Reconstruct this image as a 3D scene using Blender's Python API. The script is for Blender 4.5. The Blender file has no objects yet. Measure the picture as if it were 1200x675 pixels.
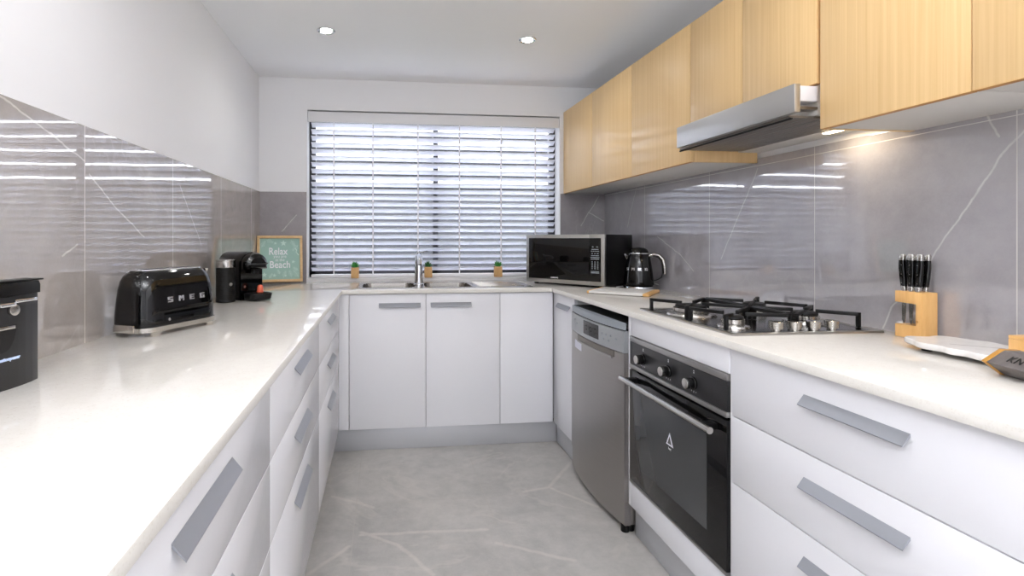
import bpy, bmesh, math, random
from mathutils import Vector, Matrix, Euler
random.seed(7)
sc = bpy.context.scene
col = sc.collection
PI = math.pi
TM = {}

# ------------------------------------------------------------------ materials
def new_mat(name):
    m = bpy.data.materials.new(name); m.use_nodes = True
    nt = m.node_tree
    return m, nt, nt.nodes['Principled BSDF']

def lin(c):
    def f(v):
        v /= 255.0
        return v / 12.92 if v <= .04045 else ((v + .055) / 1.055) ** 2.4
    return (f(c[0]), f(c[1]), f(c[2]), 1)

def pm(name, rgb, rough=.5, metal=0, coat=0, spec=.5, **kw):
    m, nt, b = new_mat(name)
    b.inputs['Base Color'].default_value = lin(rgb)
    b.inputs['Roughness'].default_value = rough
    b.inputs['Metallic'].default_value = metal
    b.inputs['Coat Weight'].default_value = coat
    b.inputs['Specular IOR Level'].default_value = spec
    for k, v in kw.items():
        b.inputs[k].default_value = v
    # a little grain so that no surface is perfectly even
    tc = nt.nodes.new('ShaderNodeTexCoord'); n = nt.nodes.new('ShaderNodeTexNoise')
    n.inputs['Scale'].default_value = 60; n.inputs['Detail'].default_value = 3
    nt.links.new(tc.outputs['Object'], n.inputs['Vector'])
    mr = nt.nodes.new('ShaderNodeMapRange')
    mr.inputs['To Min'].default_value = max(0, rough - .02); mr.inputs['To Max'].default_value = min(1, rough + .02)
    nt.links.new(n.outputs['Fac'], mr.inputs['Value'])
    nt.links.new(mr.outputs['Result'], b.inputs['Roughness'])
    return m

class NB:
    """small helper for writing node graphs"""
    def __init__(s, nt): s.nt = nt
    def n(s, t, **kw):
        x = s.nt.nodes.new(t)
        for k, v in kw.items(): setattr(x, k, v)
        return x
    def l(s, a, b): s.nt.links.new(a, b)
    def _in(s, sock, v):
        if hasattr(v, 'is_output') or isinstance(v, bpy.types.NodeSocket): s.l(v, sock)
        else: sock.default_value = v
    def m(s, op, a, b=0.0, c=None, clamp=False):
        x = s.n('ShaderNodeMath', operation=op, use_clamp=clamp)
        s._in(x.inputs[0], a); s._in(x.inputs[1], b)
        if c is not None: s._in(x.inputs[2], c)
        return x.outputs[0]
    def v(s, op, a, b=(0, 0, 0), out=0):
        x = s.n('ShaderNodeVectorMath', operation=op)
        s._in(x.inputs[0], a)
        if op == 'SCALE': s._in(x.inputs['Scale'], b)
        else: s._in(x.inputs[1], b)
        return x.outputs['Value'] if out == 'v' else x.outputs['Vector']
    def mix(s, f, a, b, blend='MIX'):
        x = s.n('ShaderNodeMix', data_type='RGBA', blend_type=blend)
        s._in(x.inputs[0], f); s._in(x.inputs[6], a); s._in(x.inputs[7], b)
        return x.outputs[2]
    def noise(s, vec, scale, detail=4, rough=.5, dist=0):
        x = s.n('ShaderNodeTexNoise'); s.l(vec, x.inputs['Vector'])
        x.inputs['Scale'].default_value = scale; x.inputs['Detail'].default_value = detail
        x.inputs['Roughness'].default_value = rough; x.inputs['Distortion'].default_value = dist
        return x
    def step(s, x, lo, hi):          # 1 below lo, 0 above hi
        r = s.n('ShaderNodeMapRange', interpolation_type='SMOOTHSTEP')
        s._in(r.inputs['Value'], x)
        r.inputs['From Min'].default_value = lo; r.inputs['From Max'].default_value = hi
        r.inputs['To Min'].default_value = 1; r.inputs['To Max'].default_value = 0
        return r.outputs[0]

def marble_mat(name, base, dark, vein, segs, lines, plane, rough, grout, cloud=2.0, vein_w=.0025, bump=.0, spec=.5, grout_w=.0016, veinamt=.35, coat=0, smallvein=.012, ior=1.5, segamt=1.0):
    """grey stone-look porcelain: cloudy body, fine veins, a few long veins given as segments, thin grout lines"""
    m, nt, b = new_mat(name)
    g = NB(nt)
    pos = g.n('ShaderNodeNewGeometry').outputs['Position']
    sep = g.n('ShaderNodeSeparateXYZ'); g.l(pos, sep.inputs[0])
    ax = {'x': sep.outputs[0], 'y': sep.outputs[1], 'z': sep.outputs[2]}
    n1 = g.noise(pos, cloud, 8, .62, .4)
    n2 = g.noise(pos, cloud * 6, 6, .7)
    nf = g.noise(pos, 160, 2, .6)
    f = g.m('ADD', g.m('MULTIPLY', n1.outputs['Fac'], .62), g.m('MULTIPLY', n2.outputs['Fac'], .38))
    r = g.n('ShaderNodeMapRange'); g.l(f, r.inputs['Value'])
    r.inputs['From Min'].default_value = .36; r.inputs['From Max'].default_value = .64
    c = g.mix(r.outputs[0], lin(dark), lin(base))
    c = g.mix(g.m('MULTIPLY', nf.outputs['Fac'], .16), c, lin([min(255, k + 26) for k in base]))
    # fine natural veins
    w = g.noise(pos, 1.3, 5, .6, .6)
    d = g.m('ABSOLUTE', g.m('SUBTRACT', w.outputs['Fac'], .5))
    w2 = g.noise(pos, 2.2, 3, .5)
    fine = g.m('MULTIPLY', g.step(d, 0.0, smallvein), g.m('MULTIPLY', g.step(w2.outputs['Fac'], .42, .6), veinamt))
    c = g.mix(fine, c, lin(vein))
    # long veins
    wob = g.noise(pos, 9, 4, .6)
    off = g.v('SCALE', g.v('SUBTRACT', wob.outputs['Color'], (.5, .5, .5)), .022)
    p = g.v('ADD', pos, off)
    flat = {'x': (0, 1, 1), 'y': (1, 0, 1), 'z': (1, 1, 0)}[plane]
    p = g.v('MULTIPLY', p, flat)
    best = None
    for a, e in segs:
        A = Vector([k * q for k, q in zip(a, flat)]); E = Vector([k * q for k, q in zip(e, flat)]); D = E - A
        pa = g.v('SUBTRACT', p, tuple(A))
        t = g.m('DIVIDE', g.v('DOT_PRODUCT', pa, tuple(D), out='v'), D.length_squared, clamp=True)
        dist = g.v('LENGTH', g.v('SUBTRACT', pa, g.v('SCALE', tuple(D), t)), out='v')
        best = dist if best is None else g.m('MINIMUM', best, dist)
    if best is not None:
        vn = g.noise(pos, 30, 3, .6)
        amt = g.m('MULTIPLY', g.step(best, vein_w * .3, vein_w * 1.6), g.m('MULTIPLY', segamt, g.m('ADD', .25, g.m('MULTIPLY', vn.outputs['Fac'], .8))), clamp=True)
        c = g.mix(amt, c, lin(vein))
    # grout
    gm = None
    for axis, val in lines:
        dd = g.m('ABSOLUTE', g.m('SUBTRACT', ax[axis], val))
        gm = dd if gm is None else g.m('MINIMUM', gm, dd)
    rv = rough
    if gm is not None:
        gf = g.step(gm, grout_w * .6, grout_w)
        c = g.mix(gf, c, lin(grout))
        rv = g.m('ADD', rough, g.m('MULTIPLY', gf, .4))
    g.l(c, b.inputs['Base Color'])
    g._in(b.inputs['Roughness'], rv)
    b.inputs['Specular IOR Level'].default_value = spec
    b.inputs['IOR'].default_value = ior
    b.inputs['Coat Weight'].default_value = coat; b.inputs['Coat Roughness'].default_value = .02
    if bump:
        nb = g.noise(pos, 5.0, 1, .4)
        bp = g.n('ShaderNodeBump'); bp.inputs['Strength'].default_value = 1; bp.inputs['Distance'].default_value = bump
        g.l(nb.outputs['Fac'], bp.inputs['Height'])
        g.l(bp.outputs['Normal'], b.inputs['Normal'])
        g.l(bp.outputs['Normal'], b.inputs['Coat Normal'])
    return m

def wood_mat(name, c1, c2, scale=(70, 70, 1.2), rough=.4, streak=.5, local=True):
    m, nt, b = new_mat(name); g = NB(nt)
    tc = g.n('ShaderNodeTexCoord')
    mp = g.n('ShaderNodeMapping'); mp.inputs['Scale'].default_value = scale
    g.l(tc.outputs['Object'] if local else g.n('ShaderNodeNewGeometry').outputs['Position'], mp.inputs['Vector'])
    n = g.noise(mp.outputs[0], 1.0, 5, .6, .15)
    mp2 = g.n('ShaderNodeMapping'); mp2.inputs['Scale'].default_value = [k * 3.3 for k in scale]
    g.l(mp.inputs['Vector'].links[0].from_socket, mp2.inputs['Vector'])
    n2 = g.noise(mp2.outputs[0], 1.0, 3, .6)
    f = g.m('ADD', g.m('MULTIPLY', n.outputs['Fac'], .65), g.m('MULTIPLY', n2.outputs['Fac'], .35))
    r = g.n('ShaderNodeMapRange'); g.l(f, r.inputs['Value'])
    r.inputs['From Min'].default_value = .5 - streak * .4; r.inputs['From Max'].default_value = .5 + streak * .4
    c = g.mix(r.outputs[0], lin(c1), lin(c2))
    g.l(c, b.inputs['Base Color']); b.inputs['Roughness'].default_value = rough
    return m

def steel_mat(name, rgb, rough, axis_scale=(2, 2, 300), amt=.06):
    m, nt, b = new_mat(name); g = NB(nt)
    tc = g.n('ShaderNodeTexCoord'); mp = g.n('ShaderNodeMapping'); mp.inputs['Scale'].default_value = axis_scale
    g.l(tc.outputs['Object'], mp.inputs['Vector'])
    n = g.noise(mp.outputs[0], 1.0, 4, .6)
    c = g.mix(n.outputs['Fac'], lin([k * .94 for k in rgb]), lin(rgb))
    g.l(c, b.inputs['Base Color']); b.inputs['Metallic'].default_value = 1
    g.l(g.m('ADD', rough - amt / 2, g.m('MULTIPLY', n.outputs['Fac'], amt)), b.inputs['Roughness'])
    return m

def stone_top():
    m, nt, b = new_mat('engineered_stone'); g = NB(nt)
    pos = g.n('ShaderNodeNewGeometry').outputs['Position']
    v1 = g.n('ShaderNodeTexVoronoi'); v1.inputs['Scale'].default_value = 170; g.l(pos, v1.inputs['Vector'])
    v2 = g.n('ShaderNodeTexVoronoi'); v2.inputs['Scale'].default_value = 420; g.l(pos, v2.inputs['Vector'])
    n = g.noise(pos, 40, 3, .6)
    sepc = g.n('ShaderNodeSeparateColor'); g.l(v1.outputs['Color'], sepc.inputs[0])
    sepd = g.n('ShaderNodeSeparateColor'); g.l(v2.outputs['Color'], sepd.inputs[0])
    c = g.mix(n.outputs['Fac'], lin((218, 214, 207)), lin((228, 225, 219)))
    k1 = g.m('MULTIPLY', g.m('GREATER_THAN', sepc.outputs[0], .9), g.step(v1.outputs['Distance'], .25, .45))
    c = g.mix(g.m('MULTIPLY', k1, .3), c, lin((196, 186, 172)))
    k2 = g.m('GREATER_THAN', sepd.outputs[0], .88)
    c = g.mix(g.m('MULTIPLY', k2, .22), c, lin((205, 198, 188)))
    g.l(c, b.inputs['Base Color']); b.inputs['Roughness'].default_value = .06
    return m

def emit_mat(name, rgb, strength):
    m, nt, b = new_mat(name)
    b.inputs['Base Color'].default_value = lin(rgb)
    b.inputs['Emission Color'].default_value = lin(rgb); b.inputs['Emission Strength'].default_value = strength
    return m

def slat_mat():
    m, nt, b = new_mat('blind_slat'); g = NB(nt)
    b.inputs['Base Color'].default_value = lin((236, 237, 243)); b.inputs['Roughness'].default_value = .4
    tr = g.n('ShaderNodeBsdfTranslucent'); tr.inputs['Color'].default_value = lin((232, 234, 244))
    mx = g.n('ShaderNodeMixShader'); mx.inputs[0].default_value = .28
    g.l(b.outputs[0], mx.inputs[1]); g.l(tr.outputs[0], mx.inputs[2])
    g.l(mx.outputs[0], nt.nodes['Material Output'].inputs['Surface'])
    return m

def glass_mat(name, tint=(255, 255, 255), rough=0.0):
    m, nt, b = new_mat(name); g = NB(nt)
    gl = g.n('ShaderNodeBsdfGlossy'); gl.inputs['Roughness'].default_value = rough
    tp = g.n('ShaderNodeBsdfTransparent'); tp.inputs['Color'].default_value = lin(tint)
    fr = g.n('ShaderNodeFresnel'); fr.inputs['IOR'].default_value = 1.14
    mx = g.n('ShaderNodeMixShader'); g.l(fr.outputs[0], mx.inputs[0]); g.l(tp.outputs[0], mx.inputs[1]); g.l(gl.outputs[0], mx.inputs[2])
    g.l(mx.outputs[0], nt.nodes['Material Output'].inputs['Surface'])
    return m

L_V = [((0, 1.20, 1.547), (0, 1.316, 1.517)), ((0, 1.316, 1.517), (0, 1.534, 1.45)), ((0, 1.555, 1.414), (0, 1.69, 1.335)), ((0, 1.69, 1.335), (0, 1.888, 1.234)), ((0, 1.436, 1.184), (0, 1.50, 1.21)), ((0, .95, 1.30), (0, 1.15, 1.13)), ((0, 2.2, 1.45), (0, 2.45, 1.2))]
R_V = [((0, 1.06, 1.56), (0, 1.109, 1.495)), ((0, 1.109, 1.495), (0, 1.148, 1.452)), ((0, 1.148, 1.452), (0, 1.327, 1.158)), ((0, 1.327, 1.158), (0, 1.44, 1.011)), ((0, 1.44, 1.011), (0, 1.466, .938)), ((0, 1.19, 1.575), (0, 1.154, 1.498)),
       ((0, 2.02, 1.53), (0, 2.262, 1.129)), ((0, 2.83, 1.24), (0, 2.6, 1.143)), ((0, 2.6, 1.143), (0, 2.48, 1.06)), ((0, 3.08, 1.56), (0, 3.202, 1.306))]
B_V = [((1.56, 0, 1.54), (1.422, 0, 1.32)), ((1.48, 0, 1.42), (1.6, 0, 1.36)), ((-.60, 0, 1.39), (-.70, 0, 1.28))]
F_V = [((1.05, 2.72, 0), (.807, 2.42, 0)), ((.807, 2.42, 0), (.675, 2.39, 0)), ((.807, 2.42, 0), (.969, 2.22, 0)), ((-.10, 2.14, 0), (.057, 2.03, 0)), ((.057, 2.03, 0), (.175, 1.84, 0)), ((-.30, 1.87, 0), (-.14, 2.045, 0)), ((-.10, 2.12, 0), (.43, 2.1, 0)), ((.45, 2.0, 0), (.72, 1.86, 0)), ((-.25, 2.45, 0), (-.05, 2.33, 0))]
M = dict(
    wall=pm('white_wall_paint', (232, 232, 234), .6, spec=.25),
    ceil=pm('ceiling_paint', (238, 238, 240), .7, spec=.2),
    tileL=marble_mat('grey_marble_tile_left', (172, 165, 161), (148, 141, 138), (220, 212, 206), L_V, [('y', .935), ('y', 1.534), ('y', 2.133), ('y', 2.732), ('y', 3.331)], 'x', .03, (214, 206, 200), bump=.0006, spec=.5, ior=2.2, veinamt=.12),
    tileR=marble_mat('grey_marble_tile_right', (172, 169, 173), (148, 145, 150), (212, 210, 210), R_V, [('y', 2.976), ('y', 2.348), ('y', 1.729), ('y', 1.118), ('y', .5), ('z', 1.545)], 'x', .03, (196, 192, 190), bump=.0006, spec=.5, ior=2.2, veinamt=.12),
    tileB=marble_mat('grey_marble_tile_back', (160, 155, 158), (138, 133, 136), (214, 210, 208), B_V, [], 'y', .08, (186, 182, 180), bump=.001, veinamt=.12),
    floor=marble_mat('grey_marble_floor_tile', (182, 179, 175), (150, 148, 145), (206, 200, 192), F_V, [('x', -.13), ('x', .475), ('x', 1.08), ('y', 2.97), ('y', 2.365), ('y', 1.76), ('y', 1.155)], 'z', .3, (176, 172, 166), cloud=2.6, vein_w=.009, segamt=.6, spec=.4, grout_w=.0014, veinamt=.22, smallvein=.02),
    stone=stone_top(),
    cab=pm('white_cabinet_lacquer', (232, 232, 236), .16, coat=.0, spec=.5),
    cabin=pm('white_melamine', (222, 222, 222), .45),
    under=pm('white_cabinet_underside', (214, 211, 206), .5),
    alu=pm('brushed_aluminium_handle', (160, 163, 170), .4, metal=.5),
    kick=pm('aluminium_kickboard', (200, 201, 205), .36, metal=.45),
    wood=wood_mat('light_oak_veneer', (214, 177, 122), (236, 204, 152), (80, 80, 1.0), .38, .6),
    woodedge=wood_mat('oak_edge', (178, 122, 60), (200, 146, 82), (60, 4, 60), .45, .6),
    pine=wood_mat('pine_block', (216, 164, 96), (238, 192, 128), (60, 60, 6), .45, .6),
    bamboo=wood_mat('bamboo_cube', (190, 146, 92), (216, 176, 122), (40, 40, 40), .6, .5),
    framewood=wood_mat('pale_frame_wood', (206, 168, 116), (226, 192, 144), (40, 40, 40), .5, .5),
    gold=wood_mat('honey_wood_trim', (176, 122, 44), (206, 154, 70), (50, 50, 50), .4, .5),
    greytimber=wood_mat('grey_stained_timber', (98, 92, 92), (126, 120, 118), (30, 4, 30), .6, .6),
    steel=steel_mat('brushed_stainless', (190, 188, 184), .3, (300, 2, 2)),
    steeld=steel_mat('dishwasher_stainless', (172, 168, 165), .3, (3, 3, 220)),
    steelv=steel_mat('brushed_stainless_vertical', (176, 174, 172), .32, (2, 2, 300)),
    dwpanel=pm('silver_control_panel', (168, 171, 173), .35, metal=.6),
    dwtop=pm('grey_dishwasher_top', (150, 157, 163), .4),
    visor=steel_mat('satin_stainless_visor', (198, 197, 195), .42, (300, 2, 2)),
    hob=steel_mat('dark_stainless_hob', (128, 126, 124), .2, (300, 2, 2)),
    sinksteel=pm('sink_stainless', (160, 156, 150), .25, metal=1),
    chrome=pm('chrome', (226, 228, 232), .07, metal=1),
    satin=pm('satin_chrome', (196, 193, 188), .22, metal=1),
    black=pm('black_plastic', (11, 11, 12), .38, spec=.3),
    gloss=pm('black_gloss_enamel', (5, 5, 6), .04, spec=.5),
    bglass=pm('black_glass', (8, 8, 9), .03, spec=.4),
    ovwin=pm('oven_window_glass', (58, 60, 62), .05, spec=.6),
    panel=pm('charcoal_oven_panel', (36, 36, 38), .34),
    iron=pm('cast_iron', (10, 10, 11), .45, spec=.35),
    dark=pm('dark_gap', (14, 14, 15), .8),
    white=pm('white_plastic', (232, 231, 235), .35),
    whitel=pm('white_lettering', (235, 235, 238), .5),
    silverl=pm('silver_lettering', (220, 220, 222), .25, metal=.8),
    green=pm('green_succulent', (40, 120, 40), .5),
    dgreen=pm('dark_green_succulent', (24, 84, 30), .5),
    teal=pm('sage_green_board', (158, 192, 182), .7),
    teall=pm('pale_green_print', (200, 224, 214), .7),
    marble=marble_mat('white_marble_board', (240, 238, 236), (222, 220, 218), (150, 146, 142), [((1.43, 1.13, 0), (1.50, 1.07, 0))], [], 'z', .22, (200, 200, 200), cloud=6, vein_w=.003, veinamt=.15),
    slat=slat_mat(),
    valance=pm('blind_valance', (226, 226, 228), .5),
    frame=pm('charcoal_window_frame', (40, 42, 50), .4),
    pane=glass_mat('window_pane'),
    orange=pm('coral_capsule', (226, 104, 74), .35),
    blue=pm('pale_blue_lettering', (196, 214, 246), .5),
    filt=pm('hood_filter', (128, 122, 116), .4, metal=.7),
    lamp=emit_mat('downlight_lamp', (255, 250, 240), 22),
    hlamp=emit_mat('hood_lamp', (255, 226, 180), 14),
    paper=pm('paper_sticker', (222, 222, 232), .7),
    boardw=pm('white_tray', (226, 224, 220), .4),
    grass=pm('lawn', (112, 122, 96), .9),
    fence=pm('white_fence_board', (240, 240, 244), .7),
    fencedark=pm('fence_shade_backing', (14, 16, 26), .7),  # dark colour standing in for shade behind and below the boards
    darkhole=pm('black_recess', (6, 6, 7), .5),
    grey_dark=pm('dark_lettering', (30, 32, 32), .6),
    grey_text=pm('grey_lettering', (60, 58, 58), .6),
)

# ------------------------------------------------------------------ mesh building
def rrect(hx, hy, r, n=5, cx=0, cy=0):
    pts = []
    r = min(r, hx - 1e-5, hy - 1e-5)
    for sx, sy, a0 in ((1, 1, 0), (-1, 1, PI / 2), (-1, -1, PI), (1, -1, 3 * PI / 2)):
        for i in range(n + 1):
            a = a0 + PI / 2 * i / n
            pts.append((cx + sx * (hx - r) + r * math.cos(a), cy + sy * (hy - r) + r * math.sin(a)))
    return pts

class MB:
    def __init__(s): s.bm = bmesh.new()
    def _merge(s, b, mat=None):
        if mat is not None: bmesh.ops.transform(b, matrix=mat, verts=b.verts)
        bmesh.ops.recalc_face_normals(b, faces=b.faces)
        me = bpy.data.meshes.new('t'); b.to_mesh(me); b.free()
        s.bm.from_mesh(me); bpy.data.meshes.remove(me)
        return s
    def box(s, x0, x1, y0, y1, z0, z1, bev=0.0, seg=2, mat=None):
        b = bmesh.new(); bmesh.ops.create_cube(b, size=1)
        for v in b.verts:
            v.co = Vector(((x0 + x1) / 2 + v.co.x * (x1 - x0), (y0 + y1) / 2 + v.co.y * (y1 - y0), (z0 + z1) / 2 + v.co.z * (z1 - z0)))
        if bev > 0:
            bmesh.ops.bevel(b, geom=list(b.edges), offset=bev, segments=seg, profile=.5, affect='EDGES')
        return s._merge(b, mat)
    def cyl(s, p, r, h, axis='z', seg=24, r2=None, bev=0.0, mat=None):
        """from p along axis by h"""
        b = bmesh.new()
        bmesh.ops.create_cone(b, cap_ends=True, segments=seg, radius1=r, radius2=r if r2 is None else r2, depth=abs(h))
        bmesh.ops.translate(b, verts=b.verts, vec=(0, 0, abs(h) / 2))
        if bev > 0:
            es = [e for e in b.edges if len([f for f in e.link_faces if len(f.verts) > 4]) == 1]
            bmesh.ops.bevel(b, geom=es, offset=bev, segments=2, profile=.5, affect='EDGES')
        if h < 0: bmesh.ops.rotate(b, verts=b.verts, matrix=Matrix.Rotation(PI, 3, 'X'))
        R = {'z': Matrix.Identity(3), 'x': Matrix.Rotation(PI / 2, 3, 'Y'), 'y': Matrix.Rotation(-PI / 2, 3, 'X')}[axis] if isinstance(axis, str) else Vector((0, 0, 1)).rotation_difference(Vector(axis)).to_matrix()
        bmesh.ops.rotate(b, verts=b.verts, matrix=R)
        bmesh.ops.translate(b, verts=b.verts, vec=p)
        return s._merge(b, mat)
    def rings(s, rings, cap=True, close=True, mat=None):
        b = bmesh.new(); R = [[b.verts.new(p) for p in r] for r in rings]
        n = len(R[0])
        for i in range(len(R) - 1):
            for j in range(n if close else n - 1):
                k = (j + 1) % n
                try: b.faces.new((R[i][j], R[i][k], R[i + 1][k], R[i + 1][j]))
                except ValueError: pass
        if cap:
            b.faces.new(list(reversed(R[0]))); b.faces.new(R[-1])
        return s._merge(b, mat)
    def loft(s, secs, n=6, mat=None, cap=True):
        """secs: (z, hx, hy, r[, cx, cy])"""
        return s.rings([[(x, y, q[0]) for x, y in rrect(q[1], q[2], q[3], n, *(q[4:6] if len(q) > 4 else (0, 0)))] for q in secs], mat=mat, cap=cap)
    def lathe(s, prof, c=(0, 0, 0), seg=32, mat=None, cap=True):
        return s.rings([[(c[0] + r * math.cos(2 * PI * i / seg), c[1] + r * math.sin(2 * PI * i / seg), c[2] + z) for i in range(seg)] for r, z in prof], mat=mat, cap=cap)
    def prism(s, poly, a0, a1, axis='z', bev=0.0, mat=None):
        b = bmesh.new()
        def P(p, a):
            return {'z': (p[0], p[1], a), 'y': (p[0], a, p[1]), 'x': (a, p[0], p[1])}[axis]
        A = [b.verts.new(P(p, a0)) for p in poly]; B = [b.verts.new(P(p, a1)) for p in poly]
        n = len(poly)
        for i in range(n): b.faces.new((A[i], A[(i + 1) % n], B[(i + 1) % n], B[i]))
        b.faces.new(A); b.faces.new(list(reversed(B)))
        if bev > 0: bmesh.ops.bevel(b, geom=list(b.edges), offset=bev, segments=2, profile=.5, affect='EDGES')
        return s._merge(b, mat)
    def tube(s, pts, r, seg=12, cap=True, mat=None):
        pts = [Vector(p) for p in pts]
        rs = r if isinstance(r, (list, tuple)) else [r] * len(pts)
        rings = []; up = Vector((0, 0, 1)); prev = None
        for i, p in enumerate(pts):
            t = (pts[min(i + 1, len(pts) - 1)] - pts[max(i - 1, 0)]).normalized()
            if prev is None:
                a = t.cross(up)
                if a.length < .05: a = t.cross(Vector((0, 1, 0)))
            else:
                a = prev - t * prev.dot(t)
            a.normalize(); prev = a; c = t.cross(a)
            rr = rs[i]; ra, rb = rr if isinstance(rr, tuple) else (rr, rr)
            rings.append([p + a * ra * math.cos(2 * PI * k / seg) + c * rb * math.sin(2 * PI * k / seg) for k in range(seg)])
        return s.rings(rings, cap=cap, mat=mat)
    def bar(s, p, q, w, h, bev=0.0):
        """rectangular bar between two points (w horizontal, h vertical)"""
        p, q = Vector(p), Vector(q); d = q - p; L = d.length
        x = d.normalized(); y = Vector((0, 0, 1)).cross(x)
        if y.length < .01: y = Vector((0, 1, 0))
        y.normalize(); z = x.cross(y)
        R = Matrix((x, y, z)).transposed().to_4x4()
        return s.box(0, L, -w / 2, w / 2, -h / 2, h / 2, bev, mat=Matrix.Translation(p) @ R)
    def build(s, name, mat, parent=None, world=True, smooth=35, kind=None):
        if parent is not None and world:
            bmesh.ops.transform(s.bm, matrix=TM[parent.name].inverted(), verts=s.bm.verts)
        me = bpy.data.meshes.new(name); s.bm.to_mesh(me); s.bm.free()
        for f in me.polygons: f.use_smooth = True
        me.set_sharp_from_angle(angle=math.radians(smooth))
        me.materials.append(mat)
        o = bpy.data.objects.new(name, me); col.objects.link(o)
        if parent is not None:
            o.parent = parent; TM[o.name] = TM[parent.name].copy()
        else: TM[o.name] = Matrix.Identity(4)
        if kind: o['kind'] = kind
        return o

def thing(name, label, cat, loc=(0, 0, 0), rot=(0, 0, 0), group=None):
    o = bpy.data.objects.new(name, None); col.objects.link(o)
    o.empty_display_size = .05
    o.location = loc; o.rotation_euler = rot
    TM[o.name] = Matrix.Translation(loc) @ Euler(rot).to_matrix().to_4x4()
    o['label'] = label; o['category'] = cat
    if group: o['group'] = group
    return o
def tag(o, label, cat, group=None):
    o['label'] = label; o['category'] = cat
    if group: o['group'] = group
    return o

GLYPH = {'S': [(0, 5, 4, 5), (0, 1.9, 3, 4), (0, 5, 2.1, 3.1), (3.1, 5, 1, 2.1), (0, 5, 0, 1)],
         'M': [(0, 1.3, 0, 5), (3.7, 5, 0, 5), (1.3, 2.1, 2.6, 5), (2.9, 3.7, 2.6, 5), (2.1, 2.9, 1.6, 4)],
         'E': [(0, 1.9, 0, 5), (1.9, 5, 4, 5), (1.9, 4.6, 2, 3), (1.9, 5, 0, 1)],
         'G': [(0, 1.9, 0, 5), (1.9, 5, 4, 5), (1.9, 5, 0, 1), (3.4, 5, 1, 2.9), (2.6, 3.4, 2, 2.9)]}
def block_letter(ch, w, h, T, parent, mat):
    """raised square-cut letter made of bars, centred on the origin of T (x right, y up, z out)"""
    b = MB()
    for x0, x1, y0, y1 in GLYPH[ch]:
        b.box((x0 / 5 - .5) * w, (x1 / 5 - .5) * w, (y0 / 5 - .5) * h, (y1 / 5 - .5) * h, -.001, .0012, mat=T)
    return b.build('lettering', mat, parent, world=False)
def frame_of(o, xd, yd):
    x = Vector(xd).normalized(); y = Vector(yd); y = (y - x * y.dot(x)).normalized(); z = x.cross(y)
    return Matrix.Translation(o) @ Matrix((x, y, z)).transposed().to_4x4()

def text(body, size, origin, xd, yd, mat, name, parent, depth=.0006, local=True, align='CENTER', bold=0.0, sx=1.0):
    c = bpy.data.curves.new('t', 'FONT'); c.body = body; c.size = size; c.align_x = align; c.align_y = 'CENTER'
    c.extrude = depth; c.offset = bold; c.resolution_u = 3
    o = bpy.data.objects.new('t', c); col.objects.link(o)
    dg = bpy.context.evaluated_depsgraph_get()
    me = bpy.data.meshes.new_from_object(o.evaluated_get(dg))
    bpy.data.objects.remove(o)
    x = Vector(xd).normalized(); y = Vector(yd).normalized(); z = x.cross(y)
    T = Matrix.Translation(origin) @ Matrix((x, y, z)).transposed().to_4x4() @ Matrix.Diagonal((sx, 1, 1, 1))
    if not local: T = TM[parent.name].inverted() @ T
    me.transform(T); me.materials.append(mat); me.name = name
    o = bpy.data.objects.new(name, me); col.objects.link(o); o.parent = parent; TM[o.name] = TM[parent.name].copy()
    return o

# ------------------------------------------------------------------ measures (metres)
XL, XR, XLE, XRE = -.262, 1.008, -.243, .990      # cabinet faces and worktop edges, left and right run
YF, YFE, YB = 2.942, 2.920, 3.559                 # back cabinets, worktop edge, back wall
WL, WR, ZC = -.852, 1.613, 2.333
ZT, TH, ZK = .934, .023, .127
ZU = ZT - TH - .001
YS, YN = .30, -3.0                                # near ends

# ------------------------------------------------------------------ room
MB().box(WL - .1, WR + .1, YN, YB + .12, -.08, 0).build('floor', M['floor'], kind='structure')
MB().box(WL - .1, WR + .1, YN, YB + .2, ZC, ZC + .1).build('ceiling', M['ceil'], kind='structure')
DY0, DY1, DZ = -2.5, -2.06, 2.1
b = MB(); b.box(WL - .1, WL, DY1, YB + .2, 0, ZC); b.box(WL - .1, WL, YN, DY0, 0, ZC); b.box(WL - .1, WL, DY0, DY1, DZ, ZC)
b.build('wall_left', M['wall'], kind='structure')
MB().box(WR, WR + .1, YN, YB + .2, 0, ZC).build('wall_right', M['wall'], kind='structure')
WX0, WX1, WZ0, WZ1 = -.531, 1.267, .955, 2.117
b = MB()
b.box(WL, WX0, YB, YB + .16, 0, ZC); b.box(WX1, WR, YB, YB + .16, 0, ZC)
b.box(WX0, WX1, YB, YB + .16, 0, WZ0 - .012); b.box(WX0, WX1, YB, YB + .16, WZ1, ZC)
b.build('wall_back', M['wall'], kind='structure')
# living room end: closed rear wall, unseen opening added in the left wall to let sky light in
MB().box(WL, WR, YN, YN + .1, 0, ZC).build('wall_rear', M['wall'], kind='structure')

# tiles
TK = .008
b = MB()
yy = [-.86, -.26, .335, .935, 1.534, 2.133, 2.732, 3.331, YB - .001]
for i, (a, c) in enumerate(zip(yy[:-1], yy[1:])):
    b.box(WL, WL + TK, a, c, .2, 1.549)
b.build('trim_left_tiles', M['tileL'], kind='structure')
b = MB()
yy = [-1.3, -.1, .5, 1.118, 1.729, 2.348, 2.976, YB - .001]
tilt = [0, 0, 0, 0.0, .0, 0.0, .0]
for a, c in zip(yy[:-1], yy[1:]):
    b.box(WR - TK, WR, a, c, .2, 1.575)
b.build('trim_right_tiles', M['tileR'], kind='structure')
b = MB()
b.box(WL + TK, WX0 - .004, YB - TK, YB, .9, 1.549); b.box(WX1 + .004, WR - TK, YB - TK, YB, .9, 1.555)
b.build('trim_back_tiles', M['tileB'], kind='structure')

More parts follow.
